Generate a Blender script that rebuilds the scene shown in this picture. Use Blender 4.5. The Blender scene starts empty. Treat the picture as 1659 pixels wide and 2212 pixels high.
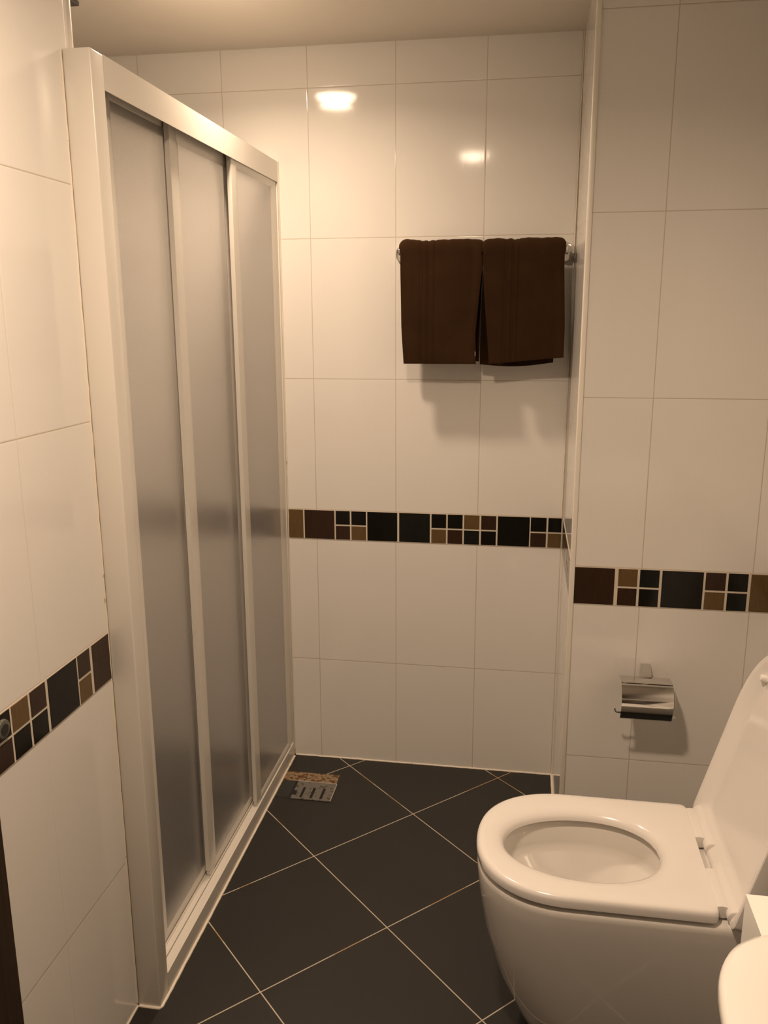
import bpy, bmesh, math, random
from mathutils import Vector, Matrix, noise
C = bpy.context.scene.collection
S = bpy.context.scene
PI = math.pi

# ------------------------------------------------------------------ camera
CAM = Vector((.3784, -2.511, 1.4299)); PITCH, YAW, ROLL, FPX = .2266, -.1639, -.0035, 1837.03
fw = Vector((math.sin(YAW)*math.cos(PITCH), math.cos(YAW)*math.cos(PITCH), -math.sin(PITCH)))
rt = Vector((math.cos(YAW), -math.sin(YAW), 0)); up = rt.cross(fw)
r2 = rt*math.cos(ROLL)+up*math.sin(ROLL); u2 = -rt*math.sin(ROLL)+up*math.cos(ROLL)
cd = bpy.data.cameras.new('camera'); cam = bpy.data.objects.new('camera', cd); C.objects.link(cam)
cd.sensor_fit = 'VERTICAL'; cd.sensor_height = 36; cd.lens = FPX/2212*36; cd.clip_start = .01
cam.matrix_world = Matrix(((r2.x, u2.x, -fw.x, CAM.x), (r2.y, u2.y, -fw.y, CAM.y), (r2.z, u2.z, -fw.z, CAM.z), (0, 0, 0, 1)))
S.camera = cam

# ------------------------------------------------------------------ world, exposure
w = bpy.data.worlds.new('world'); S.world = w; w.use_nodes = True
w.node_tree.nodes['Background'].inputs[0].default_value = (1, .8, .6, 1)
w.node_tree.nodes['Background'].inputs[1].default_value = 0.0
S.view_settings.view_transform = 'Standard'; S.view_settings.look = 'None'
S.view_settings.gamma = 1; S.view_settings.use_curve_mapping = False
S.view_settings.exposure = 0.06
LIGHT = (1, .737, .528)
LAMPS = [(-.286, -.537, 7.5), (.112, -1.695, 14.0)]      # x, y, watts
CEIL = 2.158

# ------------------------------------------------------------------ helpers
def link(o, parent=None):
    C.objects.link(o)
    if parent: o.parent = parent
    return o
def obj(name, bm, mats, parent=None, smooth=None):
    bmesh.ops.recalc_face_normals(bm, faces=bm.faces)
    me = bpy.data.meshes.new(name); bm.to_mesh(me); bm.free()
    for m in (mats if isinstance(mats, (list, tuple)) else [mats]): me.materials.append(m)
    if smooth is not None:
        for p in me.polygons: p.use_smooth = True
        me.set_sharp_from_angle(angle=math.radians(smooth))
    o = bpy.data.objects.new(name, me)
    if parent:
        link(o, parent); o.location = -parent.location
    else: link(o)
    return o
def thing(name, label, cat, loc, group=None):
    o = bpy.data.objects.new(name, None); C.objects.link(o); o.location = loc; o.empty_display_size = .05
    o['label'] = label; o['category'] = cat
    if group: o['group'] = group
    return o
def tag(o, label, cat, group=None):
    o['label'] = label; o['category'] = cat
    if group: o['group'] = group
def struct(name, bm, m, smooth=None):
    o = obj(name, bm, m, None, smooth); o['kind'] = 'structure'; return o
def box(bm, x0, x1, y0, y1, z0, z1, bev=0, mi=0, seg=2):
    r = bmesh.ops.create_cube(bm, size=1, matrix=Matrix.Translation(((x0+x1)/2, (y0+y1)/2, (z0+z1)/2)) @ Matrix.Diagonal((abs(x1-x0), abs(y1-y0), abs(z1-z0), 1)))
    vs = set(r['verts'])
    fs = [f for f in bm.faces if all(v in vs for v in f.verts)]
    for f in fs: f.material_index = mi
    if bev:
        es = list({e for f in fs for e in f.edges})
        g = bmesh.ops.bevel(bm, geom=es, offset=bev, segments=seg, affect='EDGES', profile=.5)
        for f in g['faces']: f.material_index = mi
def bx(*a, **k):
    bm = bmesh.new(); box(bm, *a, **k); return bm
def cyl(bm, p0, p1, r0, r1=None, n=32, mi=0, bev=0):
    p0, p1 = Vector(p0), Vector(p1); d = p1-p0; r1 = r0 if r1 is None else r1
    q = d.to_track_quat('Z', 'Y').to_matrix().to_4x4()
    r = bmesh.ops.create_cone(bm, cap_ends=True, segments=n, radius1=r0, radius2=r1, depth=d.length, matrix=Matrix.Translation((p0+p1)/2) @ q)
    vs = set(r['verts']); fs = [f for f in bm.faces if all(v in vs for v in f.verts)]
    for f in fs: f.material_index = mi
    if bev:
        es = [e for f in fs if len(f.verts) > 4 for e in f.edges]
        bmesh.ops.bevel(bm, geom=list(set(es)), offset=bev, segments=3, affect='EDGES', profile=.5)
def tube(bm, pts, r, n=12, closed=False):
    pts = [Vector(p) for p in pts]; rings = []; prev = None
    for i, p in enumerate(pts):
        t = (pts[min(i+1, len(pts)-1)]-pts[max(i-1, 0)]).normalized()
        if prev is None:
            a = t.cross(Vector((0, 0, 1)))
            if a.length < .1: a = t.cross(Vector((0, 1, 0)))
        else: a = prev-t*prev.dot(t)
        a.normalize(); prev = a; b = t.cross(a)
        rings.append([bm.verts.new(p+(a*math.cos(k*2*PI/n)+b*math.sin(k*2*PI/n))*r) for k in range(n)])
    for i in range(len(rings)-1):
        for k in range(n): bm.faces.new((rings[i][k], rings[i][(k+1) % n], rings[i+1][(k+1) % n], rings[i+1][k]))
    bm.faces.new(rings[0]); bm.faces.new(rings[-1][::-1])
def loft(bm, rings, cap0=True, cap1=True, mi=0):
    vr = [[bm.verts.new(p) for p in r] for r in rings]; n = len(vr[0])
    for i in range(len(vr)-1):
        for k in range(n):
            f = bm.faces.new((vr[i][k], vr[i][(k+1) % n], vr[i+1][(k+1) % n], vr[i+1][k])); f.material_index = mi
    if cap0: bm.faces.new(vr[0][::-1]).material_index = mi
    if cap1: bm.faces.new(vr[-1]).material_index = mi
def extrude_profile(bm, prof, axis, a, b, closed=True, mi=0):
    """prof: list of 2D points in the plane across `axis` (0=x: (y,z), 1=y: (x,z), 2=z: (x,y))"""
    def P(q, t):
        if axis == 0: return (t, q[0], q[1])
        if axis == 1: return (q[0], t, q[1])
        return (q[0], q[1], t)
    A = [bm.verts.new(P(q, a)) for q in prof]; B = [bm.verts.new(P(q, b)) for q in prof]; n = len(prof)
    for k in range(n if closed else n-1): bm.faces.new((A[k], A[(k+1) % n], B[(k+1) % n], B[k])).material_index = mi
    if closed: bm.faces.new(A[::-1]).material_index = mi; bm.faces.new(B).material_index = mi
def smoothpath(pts, k=6):
    out = []; n = len(pts); V = [Vector(p) for p in pts]
    for i in range(n-1):
        p0, p1, p2, p3 = V[max(i-1, 0)], V[i], V[i+1], V[min(i+2, n-1)]
        for j in range(k):
            t = j/k
            out.append(.5*((2*p1)+(-p0+p2)*t+(2*p0-5*p1+4*p2-p3)*t*t+(-p0+3*p1-3*p2+p3)*t**3))
    out.append(V[-1]); return out

# ------------------------------------------------------------------ materials
def mat(name, col, rough=.5, metal=0, spec=.5, coat=0, trans=0, ior=1.45, emit=None, es=0):
    m = bpy.data.materials.new(name); m.use_nodes = True; b = m.node_tree.nodes['Principled BSDF']
    b.inputs['Base Color'].default_value = (*col, 1); b.inputs['Roughness'].default_value = rough
    b.inputs['Metallic'].default_value = metal; b.inputs['Specular IOR Level'].default_value = spec
    b.inputs['Coat Weight'].default_value = coat; b.inputs['Coat Roughness'].default_value = .03
    b.inputs['Transmission Weight'].default_value = trans; b.inputs['IOR'].default_value = ior
    if emit: b.inputs['Emission Color'].default_value = (*emit, 1); b.inputs['Emission Strength'].default_value = es
    return m
class NT:
    def __init__(s, m): s.t = m.node_tree; s.n = s.t.nodes; s.l = s.t.links; s.b = s.n['Principled BSDF']
    def new(s, ty, **k):
        nd = s.n.new(ty)
        for a, v in k.items(): setattr(nd, a, v)
        return nd
    def math(s, op, a, b=None, c=None):
        nd = s.new('ShaderNodeMath', operation=op)
        for i, v in enumerate((a, b, c)):
            if v is None: continue
            if isinstance(v, (int, float)): nd.inputs[i].default_value = v
            else: s.l.new(v, nd.inputs[i])
        return nd.outputs[0]
    def mix(s, fac, a, b):
        nd = s.new('ShaderNodeMix', data_type='RGBA')
        if isinstance(fac, (int, float)): nd.inputs[0].default_value = fac
        else: s.l.new(fac, nd.inputs[0])
        for i, v in ((6, a), (7, b)):
            if isinstance(v, tuple): nd.inputs[i].default_value = (*v, 1)
            else: s.l.new(v, nd.inputs[i])
        return nd.outputs[2]
    def xyz(s):
        g = s.new('ShaderNodeNewGeometry'); sp = s.new('ShaderNodeSeparateXYZ'); s.l.new(g.outputs['Position'], sp.inputs[0])
        return g.outputs['Position'], sp.outputs
    def noise(s, vec, scale, detail=2, stretch=None):
        if stretch:
            mp = s.new('ShaderNodeMapping'); mp.inputs['Scale'].default_value = stretch; s.l.new(vec, mp.inputs[0]); vec = mp.outputs[0]
        nz = s.new('ShaderNodeTexNoise'); nz.inputs['Scale'].default_value = scale; nz.inputs['Detail'].default_value = detail
        s.l.new(vec, nz.inputs[0]); return nz.outputs['Fac']
    def bump(s, h, strength, dist=.001):
        b = s.new('ShaderNodeBump'); b.inputs['Strength'].default_value = strength; b.inputs['Distance'].default_value = dist
        s.l.new(h, b.inputs['Height']); s.l.new(b.outputs[0], s.b.inputs['Normal']); return b
W, H, ZB, ZT = .2497, .4020, .7488, .8443          # tile pitch, border bottom and top
TILE = (.80, .78, .74); GROUT = (.56, .49, .40)
def wall_mat(name, axis, off, vfade=1.0):
    m = mat(name, TILE, .11, spec=.5); t = NT(m); pos, xyz = t.xyz()
    def dist(v, pitch, o):         # distance to nearest joint
        a = t.math('DIVIDE', t.math('SUBTRACT', v, o), pitch)
        fr = t.math('FRACT', a); return t.math('MULTIPLY', t.math('MINIMUM', fr, t.math('SUBTRACT', 1.0, fr)), pitch)
    dv = dist(xyz[axis], W, off)
    above = t.math('SUBTRACT', xyz[2], ZT); below = t.math('SUBTRACT', ZB, xyz[2])
    zz = t.math('MAXIMUM', above, below)
    dz = dist(zz, H, 0.0)
    d = t.math('MINIMUM', dv, dz)
    g = t.math('LESS_THAN', d, .0010)
    cloud = t.noise(pos, 3.0, 3); streak = t.noise(pos, 1.0, 2, (260, 260, 9))
    col = t.mix(t.math('MULTIPLY', streak, .10), TILE, (.66, .62, .56))
    gv = t.math('LESS_THAN', dz, .0010)
    col = t.mix(t.math('MAXIMUM', t.math('MULTIPLY', g, vfade), gv), col, GROUT)
    t.l.new(col, t.b.inputs['Base Color'])
    t.l.new(t.math('ADD', t.math('MULTIPLY', g, .5), t.math('ADD', .045, t.math('MULTIPLY', streak, .07))), t.b.inputs['Roughness'])
    edge = t.math('SMOOTH_MIN', d, .0025, .001)
    big = t.noise(pos, 4.5, 1)
    h = t.math('ADD', t.math('MULTIPLY', edge, 300.0), t.math('ADD', t.math('MULTIPLY', streak, .10), t.math('MULTIPLY', big, 1.2)))
    t.bump(h, .5, .0008)
    return m
M = {}
M['tile_x'] = wall_mat('white_wall_tile_x', 0, 0.0)
M['tile_pillar'] = wall_mat('white_wall_tile_pillar', 0, .6653)
M['tile_y'] = wall_mat('white_wall_tile_y', 1, -.2525)
M['tile_left'] = wall_mat('white_wall_tile_left', 1, -1.318, .3)
M['ceil'] = mat('ceiling_paint', (.76, .71, .63), .8)
t = NT(M['ceil']); p_, _ = t.xyz(); t.bump(t.noise(p_, 60, 3), .15, .001)
M['grout'] = mat('pale_grout', (.66, .60, .50), .7)
M['sil'] = mat('white_sealant', (.78, .68, .54), .5)
t = NT(M['sil']); p_, _ = t.xyz()
t.l.new(t.mix(t.math('MULTIPLY', t.math('GREATER_THAN', t.noise(p_, 28, 4), .68), .6), (.80, .73, .62), (.36, .26, .15)), t.b.inputs['Base Color'])
M['trim'] = mat('white_corner_trim', (.80, .76, .68), .3)
def glass_tile(n, c):
    m = mat(n, c, .10, spec=.28); t = NT(m); p, _ = t.xyz()
    t.l.new(t.mix(t.noise(p, 40, 2, (6, 6, 1)), tuple(v*.75 for v in c), tuple(v*1.25 for v in c)), t.b.inputs['Base Color']); return m
M['mk'] = glass_tile('mosaic_black', (.010, .009, .007)); M['mt'] = glass_tile('mosaic_slate', (.014, .015, .012))
M['md'] = glass_tile('mosaic_dark_brown', (.040, .022, .014)); M['mb'] = glass_tile('mosaic_brown', (.13, .082, .035))
MOS = [M['grout'], M['mk'], M['mt'], M['md'], M['mb']]
# floor: dark slate tiles laid on the diagonal
M['floor'] = m = mat('dark_slate_floor_tile', (.045, .040, .036), .42, spec=.35)
t = NT(m); pos, xyz = t.xyz()
ux = t.math('DIVIDE', t.math('SUBTRACT', xyz[0], .0940), .2395*2); uy = t.math('DIVIDE', t.math('SUBTRACT', xyz[1], -.2865), .2415*2)
def fd(a):
    fr = t.math('FRACT', a); return t.math('MULTIPLY', t.math('MINIMUM', fr, t.math('SUBTRACT', 1.0, fr)), .3395)
d = t.math('MINIMUM', fd(t.math('ADD', ux, uy)), fd(t.math('SUBTRACT', ux, uy)))
g = t.math('LESS_THAN', d, .00135)
fine = t.noise(pos, 420, 4); cl = t.noise(pos, 5, 3)
slate = t.mix(cl, (.024, .023, .021), (.034, .031, .028)); slate = t.mix(t.math('MULTIPLY', fine, .5), slate, (.018, .017, .016))
gcol = t.mix(t.math('GREATER_THAN', t.noise(pos, 4, 2), .56), (.52, .46, .36), (.42, .28, .14))
t.l.new(t.mix(g, slate, gcol), t.b.inputs['Base Color'])
t.l.new(t.math('ADD', .33, t.math('MULTIPLY', fine, .2)), t.b.inputs['Roughness'])
h = t.math('ADD', t.math('MULTIPLY', t.math('SMOOTH_MIN', d, .003, .001), 300.0), t.math('ADD', t.math('MULTIPLY', fine, .5), t.math('MULTIPLY', cl, 1.0)))
t.bump(h, .35, .0008)

M['frame'] = mat('white_enamelled_aluminium', (.70, .67, .61), .24, spec=.5)
M['track'] = mat('dark_track_gap', (.05, .045, .04), .5)
M['steel'] = mat('polished_track_aluminium', (.80, .76, .70), .25, metal=.8)
M['frost'] = m = mat('frosted_acrylic', (.99, .98, .96), .18, trans=.90, ior=1.45)
t = NT(m); pos, _ = t.xyz(); t.bump(t.noise(pos, 700, 2), .25, .0006)
M['ceramic'] = mat('white_glazed_ceramic', (.82, .79, .74), .07, coat=.6)
M['plastic'] = mat('white_seat_plastic', (.82, .79, .75), .17, spec=.5)
M['water'] = mat('water', (.95, .97, .95), .0, trans=1, ior=1.33)
M['chrome'] = mat('chrome', (.66, .65, .63), .07, metal=1)
M['wplast'] = mat('white_plastic', (.9, .88, .84), .3)
M['counter'] = mat('white_counter_laminate', (.85, .83, .78), .3)
M['emit'] = mat('frosted_lamp_glass', (.9, .85, .75), .4, emit=(1, .765, .55), es=50)
M['vent'] = mat('grey_vent_plastic', (.09, .085, .075), .6)
M['rubber'] = mat('translucent_bumper', (.10, .10, .085), .25, spec=.5)
M['rubber2'] = mat('dark_bumper_core', (.02, .02, .017), .3)
M['wood'] = m = mat('dark_wenge_wood', (.03, .018, .010), .45)
t = NT(m); pos, _ = t.xyz(); gn = t.noise(pos, 1, 4, (160, 160, 5))
t.l.new(t.mix(gn, (.016, .009, .005), (.055, .034, .019)), t.b.inputs['Base Color']); t.bump(gn, .3, .001)
M['rust'] = m = mat('rust_stained_mortar', (.3, .2, .1), .85)
t = NT(m); pos, _ = t.xyz(); a = t.noise(pos, 95, 5); b_ = t.noise(pos, 60, 4, (1, 1.4, 1))
c1 = t.mix(t.math('SMOOTHSTEP' if False else 'GREATER_THAN', a, .53), (.27, .20, .12), (.17, .11, .055))
c1 = t.mix(t.math('GREATER_THAN', b_, .56), c1, (.12, .045, .013)); c1 = t.mix(t.math('GREATER_THAN', a, .64), c1, (.04, .024, .011))
t.l.new(c1, t.b.inputs['Base Color']); t.bump(a, .8, .003)
M['inox'] = m = mat('dull_stainless', (.20, .19, .175), .5, metal=.4)
t = NT(m); pos, _ = t.xyz(); a = t.noise(pos, 70, 4)
t.l.new(t.mix(t.math('GREATER_THAN', a, .60), (.20, .19, .175), (.11, .08, .04)), t.b.inputs['Base Color'])
M['pit'] = mat('drain_pit', (.012, .011, .010), .6)
M['wet'] = mat('dirty_wet_slate', (.030, .032, .030), .25)
def towel_mat(name, ribs):
    m = mat(name, (.045, .020, .008), .95, spec=.1); t = NT(m); pos, xyz = t.xyz()
    t.b.inputs['Sheen Weight'].default_value = .12; t.b.inputs['Sheen Tint'].default_value = (.6, .32, .14, 1)
    tn = t.noise(pos, 1100, 3); tm = t.noise(pos, 14, 3)
    rib = None
    for r in ribs:
        q = t.math('LESS_THAN', t.math('ABSOLUTE', t.math('SUBTRACT', xyz[0], r)), .0016)
        rib = q if rib is None else t.math('MAXIMUM', rib, q)
    c = t.mix(tm, (.024, .0115, .0044), (.043, .0205, .0085)); c = t.mix(t.math('MULTIPLY', tn, .35), c, (.014, .006, .0022))
    c = t.mix(t.math('MULTIPLY', rib, .45), c, (.020, .009, .004)); t.l.new(c, t.b.inputs['Base Color'])
    t.bump(t.math('SUBTRACT', t.math('MULTIPLY', tn, 1.0), t.math('MULTIPLY', rib, 1.2)), .8, .0012)
    return m

# ------------------------------------------------------------------ room shell
M['unseen'] = mat('unseen_wall_dark_brown', (.16, .11, .075), .5)  # unseen wall behind the camera, given a dark brown to cut bounce light
XR, YB, XSH = .98, -3.2, -1.16
struct('floor', bx(XSH-.1, XR+.1, YB-.1, .1, -.12, 0), M['floor'])
struct('ceiling', bx(XSH-.1, XR+.1, YB-.1, .1, CEIL, CEIL+.1), M['ceil'])
struct('wall_back', bx(XSH-.1, .503, 0, .1, 0, CEIL), M['tile_x'])
bm = bmesh.new(); box(bm, .503, XR, -.505, 0, 0, CEIL); o = struct('wall_pillar', bm, [M['tile_pillar'], M['tile_y']])
for p in o.data.polygons:
    if abs(p.normal.x) > .5: p.material_index = 1
struct('wall_right', bx(XR, XR+.1, YB, 0, 0, CEIL), M['tile_y'])
struct('wall_front', bx(-1.4, XR, YB-.1, YB, 0, CEIL), M['unseen'])
# left wall ends inside the shower opening; a doorway is cut in it nearer the camera
DY0, DY1, DH = -2.30, -1.462, 2.05
bm = bmesh.new()
box(bm, -.50, -.392, DY1, -1.048, 0, CEIL)
struct('wall_left', bm, M['tile_left'])
bm = bmesh.new(); box(bm, -.50, -.392, YB, DY0, 0, CEIL); box(bm, -.50, -.392, DY0, DY1, DH, CEIL)
struct('wall_left_near', bm, M['tile_left'])
struct('wall_shower_left', bx(XSH-.1, XSH, -1.14, 0, 0, CEIL), M['tile_y'])
struct('wall_shower_near', bx(XSH, -.50, -1.14, -1.048, 0, CEIL), M['tile_x'])
# door
bm = bmesh.new(); box(bm, -.425, -.3895, DY1-.060, DY1, 0, DH, .002); box(bm, -.425, -.3895, DY0, DY0+.060, 0, DH, .002); box(bm, -.425, -.3895, DY0+.06, DY1-.06, DH-.06, DH, .002)
fr = struct('door_1', bm, M['wood'])
lf = obj('door_leaf', bx(-.465, -.425, DY0+.062, DY1-.062, .008, DH-.062, .002), M['wood'], fr)
bm = bmesh.new(); cyl(bm, (-.425, -2.16, 1.0), (-.375, -2.16, 1.0), .010); cyl(bm, (-.378, -2.17, 1.0), (-.378, -2.05, 1.0), .009); cyl(bm, (-.425, -2.16, 1.0), (-.419, -2.16, 1.0), .026)
hd = obj('door_handle', bm, M['chrome'], lf, 40)

# ------------------------------------------------------------------ mosaic borders
def mosaic(name, axis, plane, sgn, cols, lo, hi):
    """cols: (a, b, kind[s]); one letter = full-height tile, two = small top and bottom; sgn = outward direction"""
    idx = {'k': 1, 't': 2, 'd': 3, 'b': 4}; bm = bmesh.new(); g = .0022
    def put(a, b, z0, z1, mi, th):
        e0, e1 = sorted((plane, plane+sgn*th))
        if axis == 0: box(bm, a, b, e0, e1, z0, z1, .0006 if mi else 0, mi, 1)
        else: box(bm, e0, e1, a, b, z0, z1, .0006 if mi else 0, mi, 1)
    put(lo, hi, ZB+.0005, ZT-.0005, 0, .0012)
    zm = (ZB+ZT)/2
    for a, b, k in cols:
        if len(k) == 1: put(a, b, ZB+g, ZT-g, idx[k], .0020)
        else: put(a, b, zm+g, ZT-g, idx[k[0]], .0020); put(a, b, ZB+g, zm-g, idx[k[1]], .0020)
    return struct(name, bm, MOS)
cols = [(-.3313-.05, -.2927, 'b'), (-.2883, -.1931, 'd'), (-.1887, -.144, 'kd'), (-.1391, -.0934, 'kb'), (-.0891, .0044, 'k'), (.0104, .1052, 't'),
        (.110, .1548, 'kb'), (.1595, .2047, 'kd'), (.2094, .2554, 'bt'), (.2607, .3058, 'dk'), (.3105, .4051, 'k'), (.4085, .4545, 'kd'), (.4597, .4985, 'kb')]
def run(a, b, seq, s=1):
    out = []; p = a; i = 0
    while (p < b-.012) :
        k = seq[i % len(seq)]; wd = .0952 if len(k) == 1 else .0452
        out.append((p, min(p+wd, b), k)); p += wd+.005; i += 1
    return out
SEQ = ['d', 'kb', 'tk', 'k', 'db', 'bk', 'b', 'kd', 'kb', 't']
mosaic('trim_1', 0, 0, -1, run(XSH+.004, -.388, SEQ)+cols, XSH, .5008)
cols = [(.5110, .604, 'd'), (.6123, .6565, 'bd'), (.662, .7068, 'tk'), (.7127, .8063, 'k'), (.8111, .8563, 'db'), (.8617, .9057, 'kt'), (.9119, .976, 'b')]
mosaic('trim_2', 0, -.505, -1, cols, .5095, XR-.0035)
mosaic('trim_3', 1, .503, -1, run(-.4965, -.003, ['k', 'bd', 'kt', 'd', 'db', 'kk', 't', 'kb', 'k', 'dk']), -.4975, -.0025)
cols = [(-1.461, -1.412, 'kd'), (-1.4074, -1.3621, 'bk'), (-1.3565, -1.3113, 'dk'), (-1.304, -1.2101, 'k'), (-1.2059, -1.1635, 'db'), (-1.1547, -1.0900, 'd')]
mosaic('trim_4', 1, -.392, 1, cols, -1.4615, -1.0885)
mosaic('trim_5', 1, XSH, 1, run(-1.037, -.006, SEQ[3:]+SEQ[:3]), -1.039, -.0035)
mosaic('trim_6', 1, XR, -1, run(-3.19, -.51, SEQ), -3.195, -.5085)
# white corner strips and sealant beads
struct('trim_7', bx(.4985, .5105, -.5115, -.4985, .0, CEIL, .0025, 0, 3), M['trim'], 40)        # pillar corner
struct('trim_8', bx(-.400, -.3900, -1.0530, -1.0455, 1.864, CEIL, .002), M['trim'])             # end of left wall above shower
def bead(name, pts, r, mt=None):
    bm = bmesh.new(); P = []
    for i in range(len(pts)-1):
        a, b = Vector(pts[i]), Vector(pts[i+1]); n = max(2, int((b-a).length/.012))
        P += [a.lerp(b, k/n) for k in range(n)]
    P.append(Vector(pts[-1]))
    for p in P:
        v = noise.noise_vector(p*55)*.0009; p += v
    tube(bm, P, r, 8); return struct(name, bm, mt or M['sil'], 60)
bead('trim_9', [(-.338, -.001, .001), (.5, -.001, .001)], .0028)
bead('trim_10', [(.5015, -.003, .001), (.5015, -.50, .001)], .0035)
bead('trim_11', [(-.3395, -.012, .0005), (-.3395, -1.082, .0005), (-.343, -1.088, .0005), (-.388, -1.088, .0005)], .0036)
bead('trim_12', [(-.3915, -1.0895, .01), (-.3915, -1.0895, 1.858)], .0022)
bead('trim_13', [(-.3915, -1.0895, .0005), (-.3915, -1.4615, .0005)], .0030)
bead('trim_14', [(.4975, -.0025, ZT+.004), (.5015, -.0025, CEIL)], .0018)
bead('trim_15', [(-.341, -.0015, .004), (-.341, -.0015, 1.86)], .0022)

# ------------------------------------------------------------------ shower enclosure
sh = thing('shower_enclosure', 'white framed shower enclosure with three frosted sliding panels, on the left', 'shower enclosure', (-.366, -.545, 0))
XF, XI = -.341, -.400
obj('frame_post', bx(-.3915, XF, -1.087, -1.042, 0, 1.8600, .003, 0, 3), M['frame'], sh, 40)
bm = bmesh.new(); box(bm, XI, XF, -.014, -.001, 0, 1.8600, .0015); obj('frame_post', bm, M['frame'], sh, 40)
# header: inverted channel
bm = bmesh.new(); prof = [(XF, 1.860), (XF, 1.804), (-.3425, 1.804), (-.3425, 1.846), (-.3985, 1.846), (-.3985, 1.800), (XI, 1.800), (XI, 1.860)]
extrude_profile(bm, prof, 1, -1.042, -.014); obj('header_rail', bm, M['frame'], sh)
bm = bmesh.new()
for x in (-.3585, -.3765): box(bm, x-.0006, x+.0006, -1.041, -.015, 1.830, 1.8455)
obj('runner_divider', bm, M['track'], sh)
# threshold with stepped tracks
bm = bmesh.new(); prof = [(XF, 0), (XF, .0490), (-.3620, .0485), (-.3622, .0455), (-.3632, .0455), (-.3634, .0515), (-.3760, .0515), (-.3765, .0545), (-.3890, .0545), (-.3895, .0580), (XI, .0580), (XI, 0)]
extrude_profile(bm, prof, 1, -1.042, -.014); obj('threshold', bm, M['frame'], sh)
def panel(xc, y0, y1, z0, z1, rl, sw=.036):
    """white frame with bevelled stiles and a frosted pane; xc = centre of its thickness, rl = height of the top rail"""
    th = .0055; bm = bmesh.new(); bv = .016
    def stile(ya, yb):        # ya = outer edge, yb = toward glass
        s = 1 if yb > ya else -1
        pr = [(xc+th, ya), (xc+th, yb), (xc+.002, yb+s*bv), (xc-.002, yb+s*bv), (xc-th, yb), (xc-th, ya)]
        extrude_profile(bm, pr, 2, z0+.012, z1)
        box(bm, xc-.0045, xc+.0045, min(ya, yb)+.004, max(ya, yb)-.003, z0-.005, z0+.012)      # plastic foot
    stile(y0, y0+sw); stile(y1, y1-.030)
    for za, zb in ((z0+.002, z0+.010), (z1, z1-rl)):
        s = 1 if zb > za else -1
        pr = [(xc+th*.85, za), (xc+th*.85, zb), (xc+.002, zb+s*.008), (xc-.002, zb+s*.008), (xc-th*.85, zb), (xc-th*.85, za)]
        extrude_profile(bm, pr, 1, y0+.002, y1-.002)
    f = obj('sliding_panel', bm, M['frame'], sh, 30)
    g = obj('frosted_pane', bx(xc-.002, xc+.002, y0+sw+.006, y1-.036, z0+.012, z1-rl-.002), M['frost'], f)
    g.location = (0, 0, 0)
    return f
panel(-.3500, -.400, -.0155, .0540, 1.828, .035); panel(-.3695, -.7245, -.345, .0570, 1.836, .041); panel(-.3830, -1.038, -.668, .0600, 1.842, .022, .074)

# ------------------------------------------------------------------ toilet
YC = -.985
NN = 112
def dshape(x0, x1, hw, z, L=.178, n=2.25, cr=.012, yc=YC):
    """outline: rounded nose at x0, straight sides, square back at x1 with small corner radius"""
    pts = []; nf = 56; xs = x0+L
    # back right corner -> side -> nose -> side -> back left
    k1 = 10; kc = 5; kb = 8
    seg = []
    for i in range(k1): seg.append((x1-cr-(x1-cr-xs)*i/k1, yc-hw))
    for i in range(nf):
        a = -PI/2-PI*i/nf
        c, s = math.cos(a), math.sin(a)
        seg.append((xs+L*math.copysign(abs(c)**(2/n), c), yc+hw*math.copysign(abs(s)**(2/n), s)))
    for i in range(k1): seg.append((xs+(x1-cr-xs)*i/k1, yc+hw))
    for i in range(kc+1):
        a = PI/2-PI/2*i/kc; seg.append((x1-cr+cr*math.cos(a), yc+hw-cr+cr*math.sin(a)))
    for i in range(1, kb): seg.append((x1, yc+(hw-cr)-2*(hw-cr)*i/kb))
    for i in range(kc+1):
        a = -PI/2*i/kc; seg.append((x1-cr+cr*math.cos(a), yc-hw+cr+cr*math.sin(a)))
    seg = seg[:-1]
    return [Vector((x, y, z)) for x, y in seg]
REF = dshape(.313, .742, .174, 0)
HX = .517
def oval(a, b, z, cx=HX, egg=.10, n=2.1):
    out = []
    for p in REF:
        an = math.atan2((p.y-YC)/.174, (p.x-HX)/.215); c, s = math.cos(an), math.sin(an)
        x = a*math.copysign(abs(c)**(2/n), c); y = b*math.copysign(abs(s)**(2/n), s)*(1+egg*x/a*.6)
        out.append(Vector((cx+x, YC+y, z)))
    return out
wc = thing('toilet', 'white floor-standing toilet with its lid raised, on the dark floor at right', 'toilet', (.60, YC, 0))
XBK = XR-.002
bm = bmesh.new()
rings = [dshape(.436, XBK, .105, .001, .14), dshape(.428, XBK, .112, .012, .145), dshape(.404, XBK, .122, .05, .155), dshape(.361, XBK, .140, .144, .17), dshape(.331, XBK, .157, .25, .178),
         dshape(.3175, XBK, .168, .34, .18), dshape(.3145, XBK, .1715, .375, .18), dshape(.3155, XBK, .1715, .383, .18), dshape(.3185, XBK, .169, .3895, .178), dshape(.3235, XBK, .164, .3925, .175)]
rings += [oval(.170, .124, .3925), oval(.163, .117, .389), oval(.160, .113, .378), oval(.161, .114, .345), oval(.159, .112, .332), oval(.153, .106, .324), oval(.135, .092, .306), oval(.105, .072, .275), oval(.082, .055, .240), oval(.062, .042, .205), oval(.05, .035, .17)]
loft(bm, rings); bowl = obj('bowl', bm, M['ceramic'], wc, 50)
bm = bmesh.new(); loft(bm, [oval(.0955, .0635, .2448), oval(.0950, .063, .2455)]); obj('water', bm, M['water'], bowl).location = (0, 0, 0)
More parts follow.
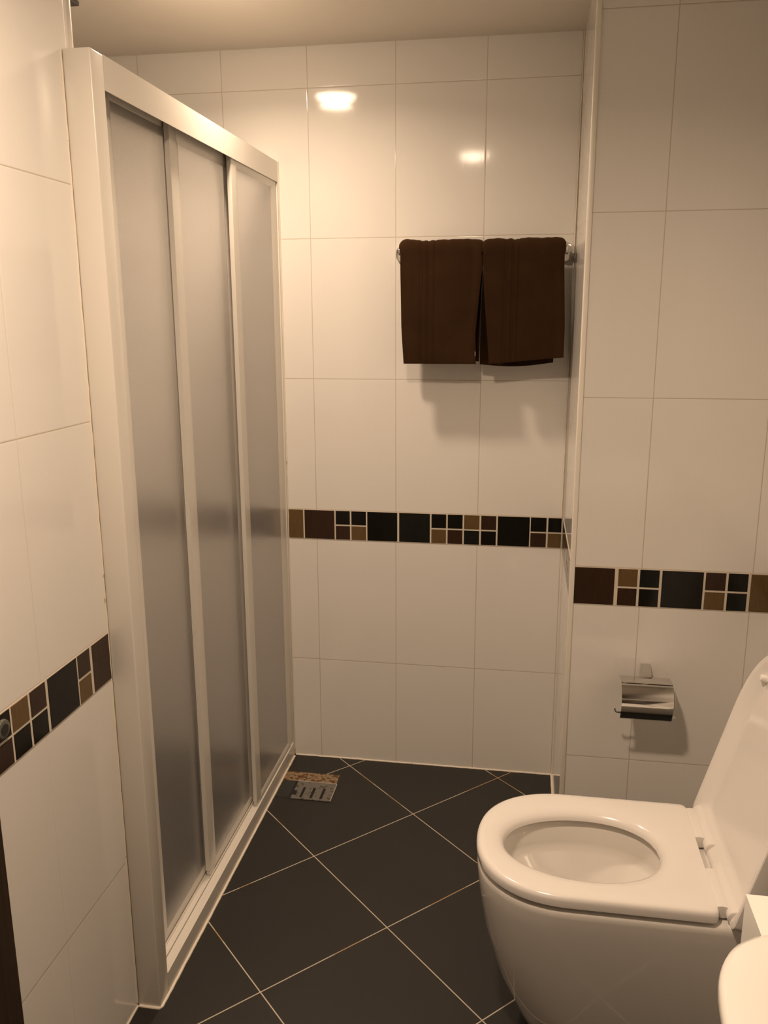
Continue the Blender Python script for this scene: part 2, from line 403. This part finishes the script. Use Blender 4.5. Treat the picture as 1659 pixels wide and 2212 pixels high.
# seat
bm = bmesh.new(); zt = .4215
rings = [dshape(.3155, .741, .1700, .3975, .177), dshape(.3130, .742, .1730, .400, .178), dshape(.3125, .742, .1735, .412, .178), dshape(.3150, .7415, .1715, .4185, .177), dshape(.3200, .740, .167, zt, .175), dshape(.3300, .736, .158, zt+.0005, .170)]
rings += [oval(.192, .148, zt+.0005), oval(.176, .132, zt-.0008), oval(.164, .120, zt-.0035), oval(.155, .110, zt-.009), oval(.151, .106, zt-.016), oval(.150, .105, .4000), oval(.153, .108, .3975)]
vr = [[bm.verts.new(p) for p in r] for r in rings]; n_ = len(vr[0])
for i in range(len(vr)):
    j = (i+1) % len(vr)
    for k in range(n_): bm.faces.new((vr[i][k], vr[i][(k+1) % n_], vr[j][(k+1) % n_], vr[j][k]))
for ya, yb in ((-.932, -.828), (-1.138, -1.030)):       # knuckles at the back edge
    rg = []
    for y in (ya, ya+.004, yb-.004, yb):
        r = .0115 if y in (ya, yb) else .0125
        rg.append([Vector((.7500+(r*1.5)*math.cos(a), y, .4095+r*math.sin(a))) for a in [k*2*PI/28 for k in range(28)]])
    loft(bm, rg)
seat = obj('seat', bm, M['plastic'], wc, 45)
# hinges
for ya, yb in ((-.955, -.816), (-1.153, -1.008)):
    bm = bmesh.new(); cyl(bm, (.7695, ya, .4090), (.7695, yb, .4090), .0145, n=36, bev=.003)
    cyl(bm, (.7695, (ya+yb)/2-.03, .391), (.7695, (ya+yb)/2-.03, .409), .013, n=28)
    hg = obj('hinge', bm, M['plastic'], wc, 45)
# lid: shallow tray, raised and leaning back
al = math.radians(15.2); LX, LZ = .7580, .3985
def lidpt(s, y, d):      # s up along the lid, d out of its back face
    return Vector((LX+s*math.sin(al)+d*math.cos(al), y, LZ+s*math.cos(al)-d*math.sin(al)))
def lidring(s1, hw, d, inset=0):
    seg = dshape(0, 0, 0, 0)
    pts = []
    L = .19-inset*.6; n = 2.3; s0 = inset; cr = .014; nf = 56
    ss = s1-L
    out = []
    for i in range(10): out.append((s0+cr+(ss-s0-cr)*i/10, -hw))
    for i in range(nf):
        a = -PI/2+PI*i/nf; c, q = math.cos(a), math.sin(a)
        out.append((ss+L*abs(c)**(2/n), hw*math.copysign(abs(q)**(2/n), q)))
    for i in range(10): out.append((ss-(ss-s0-cr)*i/10, hw))
    for i in range(6):
        a = PI/2+PI/2*i/5; out.append((s0+cr+cr*math.cos(a), hw-cr+cr*math.sin(a)))
    for i in range(1, 8): out.append((s0, (hw-cr)*(1-2*i/8)))
    for i in range(5):
        a = PI+PI/2*i/5; out.append((s0+cr+cr*math.cos(a), -hw+cr+cr*math.sin(a)))
    return [lidpt(s, YC+y, d) for s, y in out]
bm = bmesh.new()
loft(bm, [lidring(.385, .137, .0200, .046), lidring(.3955, .1475, .0190, .039), lidring(.4010, .1530, .0160, .035), lidring(.4250, .1770, .0018, .013), lidring(.4290, .1810, .0005, .009), lidring(.4360, .1872, .0000, .0025), lidring(.4380, .1892, .0015, .0006), lidring(.4385, .1895, .0030, 0), lidring(.4375, .189, .031, .0008), lidring(.434, .1855, .0365, .004), lidring(.40, .155, .0400, .03)])
lid = obj('lid', bm, M['plastic'], wc, 35)
for y in (YC-.123, YC+.123):
    bm = bmesh.new(); c = lidpt(.352, y, .0195); dd = (lidpt(0, 0, -1)-lidpt(0, 0, 0)).normalized(); cyl(bm, c, c+dd*.018, .0075, .0065, bev=.002)
    obj('lid_bumper', bm, M['wplast'], lid, 45).location = (0, 0, 0)

# ------------------------------------------------------------------ paper holder
ph = thing('toilet_paper_holder', 'empty chrome toilet paper holder with a curved cover, on the wall above the toilet', 'toilet paper holder', (.688, -.505, .55))
bm = bmesh.new()
prof = [(-.506, .6060), (-.512, .6060), (-.560, .5820), (-.566, .5780), (-.566, .5560), (-.560, .5540), (-.506, .5760)]
extrude_profile(bm, prof, 0, .6765, .6995); bmesh.ops.bevel(bm, geom=bm.edges[:], offset=.0012, segments=2, affect='EDGES')
obj('bracket', bm, M['chrome'], ph, 35)
bm = bmesh.new(); cy, cz, R = -.566, .5430, .0470
arc = []
for i in range(25):
    a = math.radians(104+(186-104)*i/24); arc.append((cy+R*math.cos(a), cz+R*math.sin(a)))       # over the top and down the front
arc.append((arc[-1][0]+.0155, arc[-1][1]-.0350)); arc.append((arc[-1][0]+.0120, arc[-1][1]-.0080))
arc = [(cy+.026, cz+R-.004)]+arc
inner = []
for i, (y, z) in enumerate(arc):
    dx, dz = y-cy, z-cz; l = math.hypot(dx, dz); inner.append((y-dx/l*.0014, z-dz/l*.0014))
extrude_profile(bm, arc+inner[::-1], 0, .6250, .7420); obj('cover', bm, M['chrome'], ph, 30)
bm = bmesh.new()
pth = smoothpath([(.700, -.548, .572), (.735, -.550, .571), (.748, -.556, .565), (.7515, -.566, .545), (.7510, -.570, .525), (.746, -.572, .511), (.733, -.574, .507), (.690, -.574, .507), (.640, -.574, .507), (.622, -.576, .507), (.6165, -.578, .511), (.6135, -.580, .520)], 6)
tube(bm, pth, .0024, 10); obj('wire_arm', bm, M['chrome'], ph, 60)
bm = bmesh.new(); cyl(bm, (.742, -.560, .494), (.757, -.560, .494), .0042, bev=.001); rr = obj('arm_end', bm, M['wplast'], ph, 45); rr['label'] = 'white plastic end of the arm'

# ------------------------------------------------------------------ towel rail and towels
BY, BZ = -.082, 1.603
tr = thing('towel_rail', 'chrome towel rail on the back wall, mostly hidden under two brown towels', 'towel rail', (.25, 0, BZ))
bm = bmesh.new(); cyl(bm, (.027, BY, BZ), (.474, BY, BZ), .009, n=24); obj('bar', bm, M['chrome'], tr, 45)
for x in (.0270, .4740):
    bm = bmesh.new(); pth = smoothpath([(x, -.006, BZ), (x, -.045, BZ), (x, -.070, BZ), (x, BY, BZ)], 4); tube(bm, pth, .011, 20)
    cyl(bm, (x, -.0005, BZ-.002), (x, -.012, BZ-.002), .0265, n=40, bev=.003)
    cyl(bm, (x-.006, BY, BZ), (x+.006, BY, BZ), .0135, n=24, bev=.002)
    obj('flange', bm, M['chrome'], tr, 45)
def lerp_tab(tab, z):
    tab = sorted(tab)
    if z <= tab[0][0]: return tab[0][1]
    for (a, va), (b, vb) in zip(tab, tab[1:]):
        if z <= b: return va+(vb-va)*(z-a)/(b-a)
    return tab[-1][1]
def towel(label, Lf, Rf, zbot, Lb, Rb, zback, ribs, seed, group):
    """folded towel over the bar: swept front/top/back; Lf,Rf: (z, x) tables for the front edges"""
    rnd = random.Random(seed); r = .0235; th = .0065
    nx = 64; path = []
    nf = 44; nt = 12; nb = 26
    def edge(tab, z): return lerp_tab(tab, z)
    bm = bmesh.new(); G = []
    for j in range(nf+nt+nb+1):
        row = []
        for i in range(nx+1):
            u = i/nx
            if j < nf:                      # front, from bottom up
                tt = j/nf; zb = zbot[0]+(zbot[1]-zbot[0])*u; z = zb+(BZ-zb)*tt
                x = edge(Lf, z)*(1-u)+edge(Rf, z)*u; y = BY-r-.006*(1-tt)
                q = 1
            elif j <= nf+nt:
                a = (j-nf)/nt*PI; z = BZ+r*math.sin(a)*1.02; y = BY-r*math.cos(a)
                x = edge(Lf, 1.62)*(1-u)+edge(Rf, 1.62)*u; q = math.cos(a/2)*.6+.25
            else:
                tt = (j-nf-nt)/nb; zb = zback[0]+(zback[1]-zback[0])*u-zback[2]*math.sin(u*PI); z = BZ-(BZ-zb)*tt
                y = BY+r-.004*tt; s = min(1, tt*1.6)
                x = (edge(Lf, 1.62)*(1-s)+Lb*s)*(1-u)+(edge(Rf, 1.62)*(1-s)+Rb*s)*u; q = .35
            nz = noise.noise(Vector((x*9+seed*7, z*3.2, y*2+seed)))*.0095+noise.noise(Vector((x*38, z*6+seed, 3)))*.0020
            fold = .003*math.exp(-((u-.97)/.05)**2)
            y -= (nz+fold)*q
            for rb in ribs: y += .0011*math.exp(-((x-rb)/.0019)**2)*q
            if nf <= j <= nf+nt:
                z += noise.noise(Vector((x*60, seed, 0)))*.0020-.010*math.exp(-u/.022)-.010*math.exp(-(1-u)/.022)-sum(.0022*math.exp(-((x-rb)/.003)**2) for rb in ribs)+noise.noise(Vector((x*14, seed, 4)))*.004
                # rounded shoulders at the ends
            row.append(bm.verts.new((x, y, z)))
        G.append(row)
    for j in range(len(G)-1):
        for i in range(nx): bm.faces.new((G[j][i], G[j][i+1], G[j+1][i+1], G[j+1][i]))
    o = obj('towel', bm, towel_mat('towel_cloth_%d' % seed, ribs), None, 80)
    md = o.modifiers.new('thick', 'SOLIDIFY'); md.thickness = th*2; md.offset = 0
    md = o.modifiers.new('round', 'BEVEL'); md.width = .004; md.segments = 3; md.limit_method = 'ANGLE'; md.angle_limit = math.radians(55)
    tag(o, label, 'towel', group); return o
T1 = towel('brown towel folded over the rail, the left of the two, straight bottom edge',
      [(1.29, .0395), (1.40, .0325), (1.55, .0290), (1.62, .0285)], [(1.29, .2400), (1.38, .2370), (1.50, .2470), (1.56, .2525), (1.62, .2535)], (1.2990, 1.2990), .038, .2465, (1.300, 1.304, 0),
      [.0835, .0905, .1030, .1090, .1240], 1, 'towels on the rail')
T2 = towel('brown towel nearest the pillar, its back layer hanging lower than the front',
      [(1.29, .2790), (1.40, .2680), (1.50, .2590), (1.56, .2550), (1.62, .2555)], [(1.29, .4780), (1.40, .4775), (1.55, .4700), (1.62, .4680)], (1.2995, 1.3180), .2495, .452, (1.296, 1.302, .008),
      [.313, .320, .333, .339, .350], 2, 'towels on the rail')
# pale stitched hem strip and care label on the left towel
bm = bmesh.new(); box(bm, .2385, .2392, -.1185, -.1125, 1.321, 1.333); o = obj('care_tag', bm, M['wplast'], T1)
o['label'] = 'tiny white care tag'

# ------------------------------------------------------------------ floor drain
dr = thing('floor_drain', 'rust-stained floor drain with slotted steel grate beside the shower threshold', 'drain', (-.25, -.19, 0))
obj('mortar_strip', bx(-.3365, -.1640, -.1640, -.1110, -.004, .0018, .0008), M['rust'], dr)
obj('tile_cut', bx(-.3365, -.2930, -.2600, -.1640, -.004, .0010, .0005), M['wet'], dr)
obj('pit', bx(-.2930, -.1600, -.2660, -.1640, -.005, .0008), M['pit'], dr)
bm = bmesh.new(); gx0, gx1, gy0, gy1 = -.2850, -.1625, -.2645, -.1680
slots = [(-.2600, -.2520, -.2570, -.1980), (-.2285, -.2200, -.2570, -.1980), (-.1975, -.1890, -.2570, -.1980)]
xs = [gx0]+[v for s in slots for v in s[:2]]+[gx1]
for i in range(0, len(xs), 2): box(bm, xs[i] if i else gx0, xs[i+1], gy0, gy1, .0008, .0030)
for a, b, c, d_ in slots: box(bm, a, b, d_, gy1, .0008, .0030); box(bm, a, b, gy0, c, .0008, .0030)
obj('grate', bm, M['inox'], dr)
bm = bmesh.new(); box(bm, gx0, gx1+.001, gy1, gy1+.0030, .0008, .0042); box(bm, gx1, gx1+.0025, gy0, gy1, .0008, .0036); obj('grate_rim', bm, M['steel'], dr)
obj('finger_hole', bx(-.2850, -.2740, -.2450, -.2210, .0028, .0034), M['pit'], dr)

# ------------------------------------------------------------------ washbasin and counter
CT = .80
def sup(a, b, z, cx=.795, cy=-1.972, n=4.8, N=96):
    out = []
    for k in range(N):
        t_ = k*2*PI/N; c, s = math.cos(t_), math.sin(t_)
        out.append(Vector((cx+a*math.copysign(abs(c)**(2/n), c), cy+b*math.copysign(abs(s)**(2/n), s), z)))
    return out
a0, b0 = .227, .268
cut = [(min(p.x, .958), p.y) for p in sup(a0+.003, b0+.003, 0) if p.x > .640]
cut = sorted([c for c in cut if c[0] < .958 and c[1] > -1.972], key=lambda c: c[0])+[(.958, c) for c in (-1.705, -2.239)]+sorted([c for c in cut if c[0] < .958 and c[1] <= -1.972], key=lambda c: -c[0])
ct = bmesh.new(); extrude_profile(ct, [(.640, -1.628), (XR-.004, -1.628), (XR-.004, -2.60), (.640, -2.60), (.640, cut[-1][1])]+cut[::-1]+[(.640, cut[0][1])], 2, CT-.075, CT)
o = obj('vanity_counter', ct, M['counter']); tag(o, 'white square-edged counter slab behind the basin, at the lower right edge', 'counter')
wb = thing('washbasin', 'white rounded washbasin at the bottom right corner, set in the white counter', 'washbasin', (.80, -1.97, .82))
RZ = .822; AX = .800
def clampx(r): return [Vector((min(p.x, .955), p.y, p.z)) for p in r]
bm = bmesh.new()
rg = [sup(.06, .08, .640), sup(.12, .14, .655), sup(.185, .20, .70), sup(.222, .238, .755), sup(a0-.004, b0-.004, RZ-.022), sup(a0, b0, RZ-.010), sup(a0-.002, b0-.002, RZ-.003), sup(a0-.007, b0-.007, RZ),
      sup(a0-.040, b0-.040, RZ+.0003), sup(a0-.048, b0-.048, RZ-.004), sup(a0-.056, b0-.056, RZ-.018), sup(a0-.068, b0-.068, RZ-.060), sup(.13, .15, RZ-.105), sup(.05, .06, RZ-.12)]
rg = [clampx(r) for r in rg]
loft(bm, rg); obj('basin', bm, M['ceramic'], wb, 50)
bm = bmesh.new(); cyl(bm, (.80, -1.972, RZ-.1202), (.80, -1.972, RZ-.116), .022, bev=.001); obj('waste', bm, M['chrome'], wb, 45)

# ------------------------------------------------------------------ ceiling fittings
def lamp(x, y, watts, label):
    t = thing('downlight', label, 'ceiling light', (x, y, CEIL), 'ceiling downlights')
    bm = bmesh.new(); rings = []
    for r, z in ((.078, 0), (.078, -.004), (.074, -.008), (.068, -.006), (.066, 0)):
        rings.append([Vector((x+r*math.cos(a), y+r*math.sin(a), CEIL+z-.0002)) for a in [k*2*PI/48 for k in range(48)]])
    loft(bm, rings, False, False); obj('trim_ring', bm, M['wplast'], t, 45)
    bm = bmesh.new(); rings = []
    for i in range(9):
        a = i/9*PI/2; rr = .0655*math.cos(a)**.8; z = -.032*math.sin(a)
        rings.append([Vector((x+rr*math.cos(b), y+rr*math.sin(b), CEIL+z-.0004)) for b in [k*2*PI/48 for k in range(48)]])
    loft(bm, rings); obj('diffuser', bm, M['emit'], t, 60)
    ld = bpy.data.lights.new('downlight_bulb', 'AREA'); ld.shape = 'DISK'; ld.size = .11; ld.energy = watts; ld.color = LIGHT; ld.spread = math.radians(158)
    lo = bpy.data.objects.new('downlight_bulb', ld); C.objects.link(lo); lo.parent = t; lo.location = (0, 0, -.036)
lamp(*LAMPS[0], 'round ceiling downlight above the front of the shower')
lamp(*LAMPS[1], 'round ceiling downlight above the open floor in the middle of the room')
vt = thing('ceiling_vent', 'dark grey vent grille on the ceiling over the shower, at the top left', 'vent', (-.81, -.54, CEIL))
obj('frame', bx(-.930, -.692, -.660, -.427, CEIL-.012, CEIL-.0005, .003), M['vent'], vt)
bm = bmesh.new()
for i in range(9): box(bm, -.915, -.707, -.648+i*.024, -.638+i*.024, CEIL-.0155, CEIL-.012)
obj('slat', bm, M['vent'], vt)
# clear bumper on the left mosaic border
bp_ = thing('wall_bumper', 'small round clear bumper on the mosaic border at the left edge, by the door', 'door bumper', (-.390, -1.436, .8195))
bm = bmesh.new(); cyl(bm, (-.3899, -1.436, .8195), (-.3845, -1.436, .8195), .0165, .0145, n=36, bev=.0015); obj('pad', bm, M['rubber'], bp_, 45)
bm = bmesh.new(); cyl(bm, (-.3845, -1.436, .8195), (-.3835, -1.436, .8195), .0085, n=28); obj('core', bm, M['rubber2'], bp_, 45)
bpy.context.view_layer.update()
